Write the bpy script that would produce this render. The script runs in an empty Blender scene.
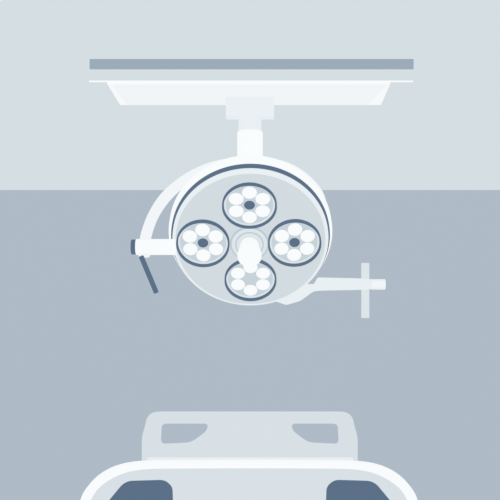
import bpy, bmesh, math
from mathutils import Vector, Matrix
F=833.0; EYE=1.7; HY=287.0; CEIL=1.7+0.646
sc=bpy.context.scene
sc.view_settings.view_transform='Standard'
sc.view_settings.look='None'
def lin(c):
    c/=255.0
    return c/12.92 if c<=0.04045 else ((c+0.055)/1.055)**2.4
def mat(name,rgb,mix=0.88):  # mostly emission: every surface glows in its own colour to flatten shading
    m=bpy.data.materials.new(name); m.use_nodes=True
    nt=m.node_tree; nt.nodes.clear()
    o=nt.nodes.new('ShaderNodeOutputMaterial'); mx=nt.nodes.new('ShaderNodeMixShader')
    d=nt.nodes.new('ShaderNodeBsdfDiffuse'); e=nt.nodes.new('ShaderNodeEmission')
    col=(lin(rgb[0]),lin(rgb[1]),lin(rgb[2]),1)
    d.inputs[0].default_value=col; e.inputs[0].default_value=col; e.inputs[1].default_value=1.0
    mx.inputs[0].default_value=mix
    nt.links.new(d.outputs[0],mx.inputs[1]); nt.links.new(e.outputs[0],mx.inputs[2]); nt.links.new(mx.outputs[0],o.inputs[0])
    m.diffuse_color=col
    return m
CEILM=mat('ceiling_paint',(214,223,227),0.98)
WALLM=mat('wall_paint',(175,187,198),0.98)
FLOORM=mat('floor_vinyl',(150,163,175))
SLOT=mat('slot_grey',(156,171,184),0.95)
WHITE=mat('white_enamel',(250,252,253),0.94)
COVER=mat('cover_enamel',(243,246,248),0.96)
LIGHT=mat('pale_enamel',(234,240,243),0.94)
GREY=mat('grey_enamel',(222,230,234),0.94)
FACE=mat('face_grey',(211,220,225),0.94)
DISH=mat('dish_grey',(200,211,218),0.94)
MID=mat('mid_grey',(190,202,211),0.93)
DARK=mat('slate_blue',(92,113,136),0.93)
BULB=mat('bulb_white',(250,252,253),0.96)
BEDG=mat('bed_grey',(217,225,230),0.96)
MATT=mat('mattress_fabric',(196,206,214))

def W(px,py,d):
    return Vector(((px-250)*d/F, d, EYE+(HY-py)*d/F))
def link(o,parent=None):
    sc.collection.objects.link(o)
    if parent is not None: o.parent=parent
    return o
def mesh_obj(name,bm,m,parent=None,smooth=False):
    bmesh.ops.recalc_face_normals(bm,faces=bm.faces)
    me=bpy.data.meshes.new(name); bm.to_mesh(me); bm.free()
    if m: me.materials.append(m)
    for p in me.polygons: p.use_smooth=smooth
    if smooth:
        me.set_sharp_from_angle(angle=math.radians(35))
    return link(bpy.data.objects.new(name,me),parent)
def box(name,lo,hi,m,parent=None,bev=0.0):
    bm=bmesh.new(); bmesh.ops.create_cube(bm,size=1)
    for v in bm.verts:
        v.co=Vector([(lo[i]+hi[i])/2+v.co[i]*(hi[i]-lo[i]) for i in range(3)])
    if bev>0: bmesh.ops.bevel(bm,geom=bm.edges[:],offset=bev,segments=3,affect='EDGES',profile=0.5)
    return mesh_obj(name,bm,m,parent)
def revolve(name,prof,m,parent=None,mtx=None,seg=96):
    bm=bmesh.new(); rings=[]
    for r,z in prof:
        if r<1e-7: rings.append([bm.verts.new((0,0,z))])
        else: rings.append([bm.verts.new((r*math.cos(2*math.pi*i/seg),r*math.sin(2*math.pi*i/seg),z)) for i in range(seg)])
    for a,b in zip(rings[:-1],rings[1:]):
        for i in range(seg):
            j=(i+1)%seg
            if len(a)==1 and len(b)==1: continue
            if len(a)==1: bm.faces.new((a[0],b[i],b[j]))
            elif len(b)==1: bm.faces.new((a[i],a[j],b[0]))
            else: bm.faces.new((a[i],a[j],b[j],b[i]))
    if mtx is not None: bm.transform(mtx)
    return mesh_obj(name,bm,m,parent,smooth=True)
def rod(name,a,b,r,m,parent=None,bev=0.002,seg=40):
    a=Vector(a); b=Vector(b); L=(b-a).length
    q=(b-a).to_track_quat('Z','Y').to_matrix().to_4x4()
    pr=[(0,0),(r-bev,0),(r,bev),(r,L-bev),(r-bev,L),(0,L)]
    return revolve(name,pr,m,parent,Matrix.Translation(a)@q,seg)
def smooth_pts(pts,n=8):
    out=[];N=len(pts)
    for i in range(N):
        p0,p1,p2,p3=[Vector(pts[(i+k)%N]) for k in(-1,0,1,2)]
        for t in range(n):
            t/=n
            out.append(tuple(0.5*((2*p1)+(-p0+p2)*t+(2*p0-5*p1+4*p2-p3)*t*t+(-p0+3*p1-3*p2+p3)*t**3)))
    return out
def open_smooth(pts,n=6):
    r=[];P=[pts[0]]+list(pts)+[pts[-1]]
    for i in range(1,len(P)-2):
        p0,p1,p2,p3=[Vector(P[i+k]) for k in(-1,0,1,2)]
        for t in range(n):
            t/=n
            r.append(tuple(0.5*((2*p1)+(-p0+p2)*t+(2*p0-5*p1+4*p2-p3)*t*t+(-p0+3*p1-3*p2+p3)*t**3)))
    r.append(tuple(pts[-1])); return r
def fillet(pts,n=8):
    out=[];N=len(pts)
    for i in range(N):
        p=Vector(pts[i][:2]); a=Vector(pts[i-1][:2]); b=Vector(pts[(i+1)%N][:2]); r=pts[i][2]
        if r<=0: out.append(tuple(p)); continue
        ra=min(r,(a-p).length*0.49); rb=min(r,(b-p).length*0.49)
        s=p+(a-p).normalized()*ra; e=p+(b-p).normalized()*rb
        for k in range(n+1):
            t=k/n; out.append(tuple(s*(1-t)**2+p*2*t*(1-t)+e*t*t))
    return out
def plate(name,loops,d,thick,m,parent=None,bev=0.0):
    cu=bpy.data.curves.new(name,'CURVE'); cu.dimensions='2D'; cu.fill_mode='BOTH'
    cu.extrude=max(thick/2-bev,1e-4); cu.bevel_depth=bev; cu.bevel_resolution=3
    if bev>0: cu.offset=-bev
    for lp in loops:
        s=cu.splines.new('POLY'); s.points.add(len(lp)-1); s.use_cyclic_u=True
        for k,(x,y) in enumerate(lp):
            w=W(x,y,d); s.points[k].co=(w.x,w.z,0,1)
    tmp=bpy.data.objects.new('tmp',cu); sc.collection.objects.link(tmp)
    dg=bpy.context.evaluated_depsgraph_get()
    me=bpy.data.meshes.new_from_object(tmp.evaluated_get(dg)); 
    bpy.data.objects.remove(tmp); bpy.data.curves.remove(cu)
    bm=bmesh.new(); bm.from_mesh(me); bpy.data.meshes.remove(me)
    bmesh.ops.remove_doubles(bm,verts=bm.verts,dist=1e-5)
    bm.transform(Matrix(((1,0,0,0),(0,0,-1,d),(0,1,0,0),(0,0,0,1))))
    return mesh_obj(name,bm,m,parent)
def empty(name,loc,label,cat,parent=None):
    e=bpy.data.objects.new(name,None); e.location=loc; e.empty_display_size=0.1
    link(e); e['label']=label; e['category']=cat; return e
def keep(parent):
    inv=Matrix.Translation(-parent.location)
    for c in parent.children: 
        c.matrix_parent_inverse=inv

# ---------------- room ----------------
def struct(o,label,cat): o['kind']='structure'; o['label']=label; o['category']=cat
struct(box('wall_back',(-2.6,5.55,0),(2.6,5.67,CEIL),WALLM),'plain blue-grey painted wall behind the bed','wall')
struct(box('wall_left',(-2.72,-1.0,0),(-2.6,5.67,CEIL),WALLM),'plain blue-grey painted side wall','wall')
struct(box('wall_right',(2.6,-1.0,0),(2.72,5.67,CEIL),WALLM),'plain blue-grey painted side wall','wall')
struct(box('ceiling',(-2.72,-1.0,CEIL),(2.72,5.67,CEIL+0.12),CEILM),'plain pale grey ceiling carrying the surgical light','ceiling')
struct(box('floor',(-2.72,-1.0,-0.1),(2.72,5.67,0),FLOORM),'plain grey vinyl floor under the bed','floor')
struct(box('trim_1',(-0.4545,2.360,CEIL-0.0283),(0.4635,2.364,CEIL+0.01),SLOT),'narrow darker grey strip along the ceiling','ceiling strip')

# ---------------- surgical light ----------------
D=2.83; S=D/F
root=empty('surgical_light',(0,D,CEIL),'white ceiling-mounted surgical light with four round lamp clusters','surgical light')
B=CEIL-0.007
def slab(name,poly,z0,z1,m,parent,top=None):
    bm=bmesh.new(); top=top or poly
    a=[bm.verts.new((x,y,z0)) for x,y in poly]; b=[bm.verts.new((x,y,z1)) for x,y in top]
    bm.faces.new(a); bm.faces.new(b); N=len(a)
    for i in range(N): bm.faces.new((a[i],a[(i+1)%N],b[(i+1)%N],b[i]))
    return mesh_obj(name,bm,m,parent)
canopy=slab('ceiling_canopy',[(-0.449,2.618),(0.441,2.618),(0.460,2.925),(-0.456,2.925)],B,CEIL,WHITE,root)
lip=box('canopy_lip',(-0.5037,2.606,CEIL-0.0045),(0.510,2.610,CEIL),WHITE,canopy)
cover=slab('canopy_cover',[(-0.437,2.628),(0.434,2.628),(0.412,2.915),(-0.430,2.915)],B-0.001,B+0.004,COVER,canopy)
cover['label']='slightly greyer underside cover'
zb=EYE+(HY-116)*2.79/F
box('mounting_block',(-0.081,2.79,zb),(0.081,2.85,B-0.001),LIGHT,root,0.001)
zc=lambda py: EYE+(HY-py)*S
revolve('suspension_tube',[(0,zb+0.01),(11.5*S,zb+0.01),(11.5*S,zc(134)),(0,zc(134))],LIGHT,root,Matrix.Translation((0,D,0)))
revolve('suspension_collar',[(0,zc(131.5)),(11.8*S,zc(131.5)),(12.7*S,zc(132.5)),(12.8*S,zc(134)),(12.8*S,zc(155)),(13.6*S,zc(158)),(17*S,zc(160.5)),(17*S,zc(170)),(0,zc(170))],WHITE,root,Matrix.Translation((0,D,0)))
yo=[(250,157.5),(232,158.5),(213,162),(195,169),(177,180),(161,194.5),(149.5,212),(142,231),(139.5,245),(139,256),(144,257.5),(149.5,256),(150,246),(151.5,235),(158,217.5),(169,201),(183,187.5),(200,176),(216,170),(250,168),(285,176),(305,190),(318,208),(325,212),(326,202),(320,188),(306,173.5),(288,163),(268,158.5)]
plate('yoke_arm',[smooth_pts(yo)],D,0.03,COVER,root,0.003)
TH=math.radians(33)
n=Vector((0,-math.cos(TH),-math.sin(TH))); u=Vector((0,-math.sin(TH),math.cos(TH))); xx=Vector((1,0,0))
C=W(250.5,242,D)
H=Matrix(((xx.x*S,u.x*S,n.x*S,C.x),(xx.y*S,u.y*S,n.y*S,C.y),(xx.z*S,u.z*S,n.z*S,C.z),(0,0,0,1)))
def HM(x,y,z=0): return H@Matrix.Translation((x,y,z))
revolve('head_housing',[(72,-11.5),(79.8,-11.5),(82,-12.5),(83,-15),(83,-24),(80.5,-30),(66,-37),(40,-43),(0,-45)],WHITE,root,H,128)
revolve('head_seal',[(72,-5),(79.2,-5.5),(79.9,-7),(79.9,-12),(72,-12.5)],DARK,root,H,128)
revolve('head_rim',[(74,-7),(77.4,-7),(78.1,-6),(78.1,-2),(77.1,-0.6),(75.6,0.4),(74.8,0.3),(74.7,-2)],LIGHT,root,H,128)
revolve('head_faceplate',[(0,-6),(75.2,-6),(75.2,0),(0,0)],FACE,root,H,128)
cl=[(-1,41.8,.90),(-47.5,-0.5,.98),(44,0,.98),(0,-43.3,.93)]
def dome(R,h): return [(R,0),(R*0.97,h*0.4),(R*0.8,h*0.75),(R*0.5,h*0.95),(0,h)]
base=None
mm=[]
for i,(x,y,sy) in enumerate(cl):
    if base is None:
        pod=revolve('lamp_cluster',[(0,-1),(25,-1),(25,0.8),(0,0.8)],DISH,root)
        kids=[revolve('cluster_rim',[(26.6,-0.5),(26.6,5.0),(26.2,5.6),(25.6,5.6),(25.2,5.0),(24.8,0.5)],DARK,pod)]
        kids.append(revolve('cluster_bezel',[(24.8,0.5),(24.8,1.5),(23.1,1.5),(22.9,0.5)],GREY,pod))
        for k in range(6):
            an=math.radians(30+60*k)
            q=revolve('lamp_lens',dome(7.2,0.7),BULB,pod,None,48)
            q.location=(14.9*math.cos(an),14.9*math.sin(an),0.9)
            kids.append(q)
        cb=revolve('center_lens',dome(5.3,1.4),DARK,pod,None,40); cb.location=(0,0,0.9); cb['label']='dark blue center lens'
        kids.append(cb)
        base=(pod,kids); P=pod
    else:
        P=base[0].copy(); sc.collection.objects.link(P)
        for c in base[1]:
            if i==3 and c.name.startswith('center_lens'): continue
            cc=c.copy(); sc.collection.objects.link(cc); cc.parent=P
    mm.append((P,x,y,sy))
for P,x,y,sy in mm: P.matrix_basis=H@Matrix.Translation((x,y,0))@Matrix.Diagonal((1,sy,1,1))
hub=revolve('center_hub',[(0,-1),(19.5,-1),(19.5,0.8),(18.7,1.4),(17.8,0.8),(0,0.8)],MID,root,HM(-1,-2))
revolve('hub_plate',[(0,0.5),(17.8,0.5),(17.8,1.4),(0,1.4)],GREY,hub,HM(-1,-2))
revolve('hub_ring',[(13,1),(14.2,1),(14.2,2),(13,2)],MID,hub,HM(-1,-2))
hd=revolve('sterile_handle',[(0,0.5),(8.8,0.5),(9.2,3),(10,9),(11.2,16),(12,21),(11.8,23.5),(10.6,24.6),(0,25)],WHITE,root,HM(-1,-3))
piv=rod('pivot_joint',W(136,247,D),W(176,247,D),8*S,WHITE,root)
rod('pivot_cap',W(131.5,247,D),W(137,247,D),7.5*S,DARK,piv)
rod('tilt_lever',W(141,256,D-0.03),W(156.5,293,D-0.03),2.5*S,DARK,root)
d2=3.03
ro=[(272,284,0),(314,284,0),(318,277.5,1),(355,278.3,1),(385,280,1),(385,288.8,1),(355,290,1),(320,290.6,1),(313,291.5,2),(300,301,3),(286,305,2),(272,300,0)]
arm=plate('side_arm',[fillet(ro)],d2,0.03,LIGHT,root,0.001)
rod('grip_post',W(365.3,263,d2),W(365.3,318,d2),4.0*d2/F,GREY,root,0.001)
rod('grip_end_cap',W(371.5,284.4,d2),W(385,284.4,d2),5.2*d2/F,COVER,arm,0.001)
bpy.context.view_layer.update()
keep(root)

# ---------------- bed ----------------
DF=3.2; DH=5.05
bed=empty('hospital_bed',(0,(DF+DH)/2,0),'pale grey hospital bed with rounded end boards','hospital bed')
half=[(0,461.2),(50,461.3),(98,461.8),(119,463.4),(135,467.4),(148,474),(158,482.5),(164.5,491.5),(168,501),(169.3,508),(169.5,514)]
out=[(249-x,y) for x,y in reversed(half)]+[(249+x,y) for x,y in half[1:]]
foot=plate('footboard',[open_smooth(out)+[(249+169.5,640),(249-169.5,640)]],DF,0.06,WHITE,bed,0.002)
halfi=[(0,468.4),(50,468.5),(96,469),(115,470.8),(129,474.8),(141,481),(151,489),(157,498),(160,506),(161,515)]
outi=[(249-x,y) for x,y in reversed(halfi)]+[(249+x,y) for x,y in halfi[1:]]
fp=plate('footboard_panel',[open_smooth(outi)+[(249+161,630),(249-161,630)]],DF-0.031,0.008,BEDG,foot)
hl=[(106,504,4),(125,481,8),(165,479.8,6),(172.5,487,4),(173,503,4),(168,518,6),(112,518,6)]
for mir in (0,1):
    pts=[(499-x,y,r) for x,y,r in hl] if mir else hl
    h=plate('handhold',[fillet(pts)],DF-0.036,0.006,DARK,foot); h['label']='slate blue recessed hand grip'
hh=[(142,500,0),(142.3,436,7),(145,427,6),(148.5,412,12),(351,412,12),(354.5,427,6),(357.2,436,7),(357.5,500,0)]
hole=[(160.5,444.5,5),(161.5,423,6),(208.5,423,4),(206.5,431.5,4),(191,443,6)]
h1=fillet(hole); h2=[(499.5-x,y) for x,y in h1]
hb=plate('headboard',[fillet(hh),h1,h2],DH,0.045,BEDG,bed,0.001)
br=box('headboard_rail',tuple(W(147,480,DH-0.04)),(W(352.5,0,DH).x,DH-0.022,W(0,456.5,DH).z),LIGHT,hb,0.003)
br['label']='thin pale lower rail'
box('mattress',(-0.56,DF+0.05,0.44),(0.56,DH-0.05,0.55),MATT,bed,0.03)
box('bed_frame',(-0.58,DF+0.031,0.34),(0.58,DH-0.024,0.44),GREY,bed,0.01)
for x in(-0.5,0.5):
    for y in(DF+0.2,DH-0.2):
        rod('leg',(x,y,0),(x,y,0.35),0.025,LIGHT,bed)
bpy.context.view_layer.update()
keep(bed)

# ---------------- light & camera ----------------
w=bpy.data.worlds.new('world'); sc.world=w; w.use_nodes=True
w.node_tree.nodes['Background'].inputs[0].default_value=(1,1,1,1)
w.node_tree.nodes['Background'].inputs[1].default_value=1.0
l=bpy.data.lights.new('room_light','AREA'); l.energy=60; l.size=2.0
o=bpy.data.objects.new('room_light',l); o.location=(0,-0.9,1.6); o.rotation_euler=(math.radians(90),0,0); link(o)
cam=bpy.data.cameras.new('camera'); co=bpy.data.objects.new('camera',cam); link(co)
co.location=(0,0,EYE); co.rotation_euler=(math.radians(90),0,0)
cam.lens=60*0.99960; cam.sensor_width=36; cam.shift_y=37/500.0; cam.clip_start=0.01
sc.camera=co
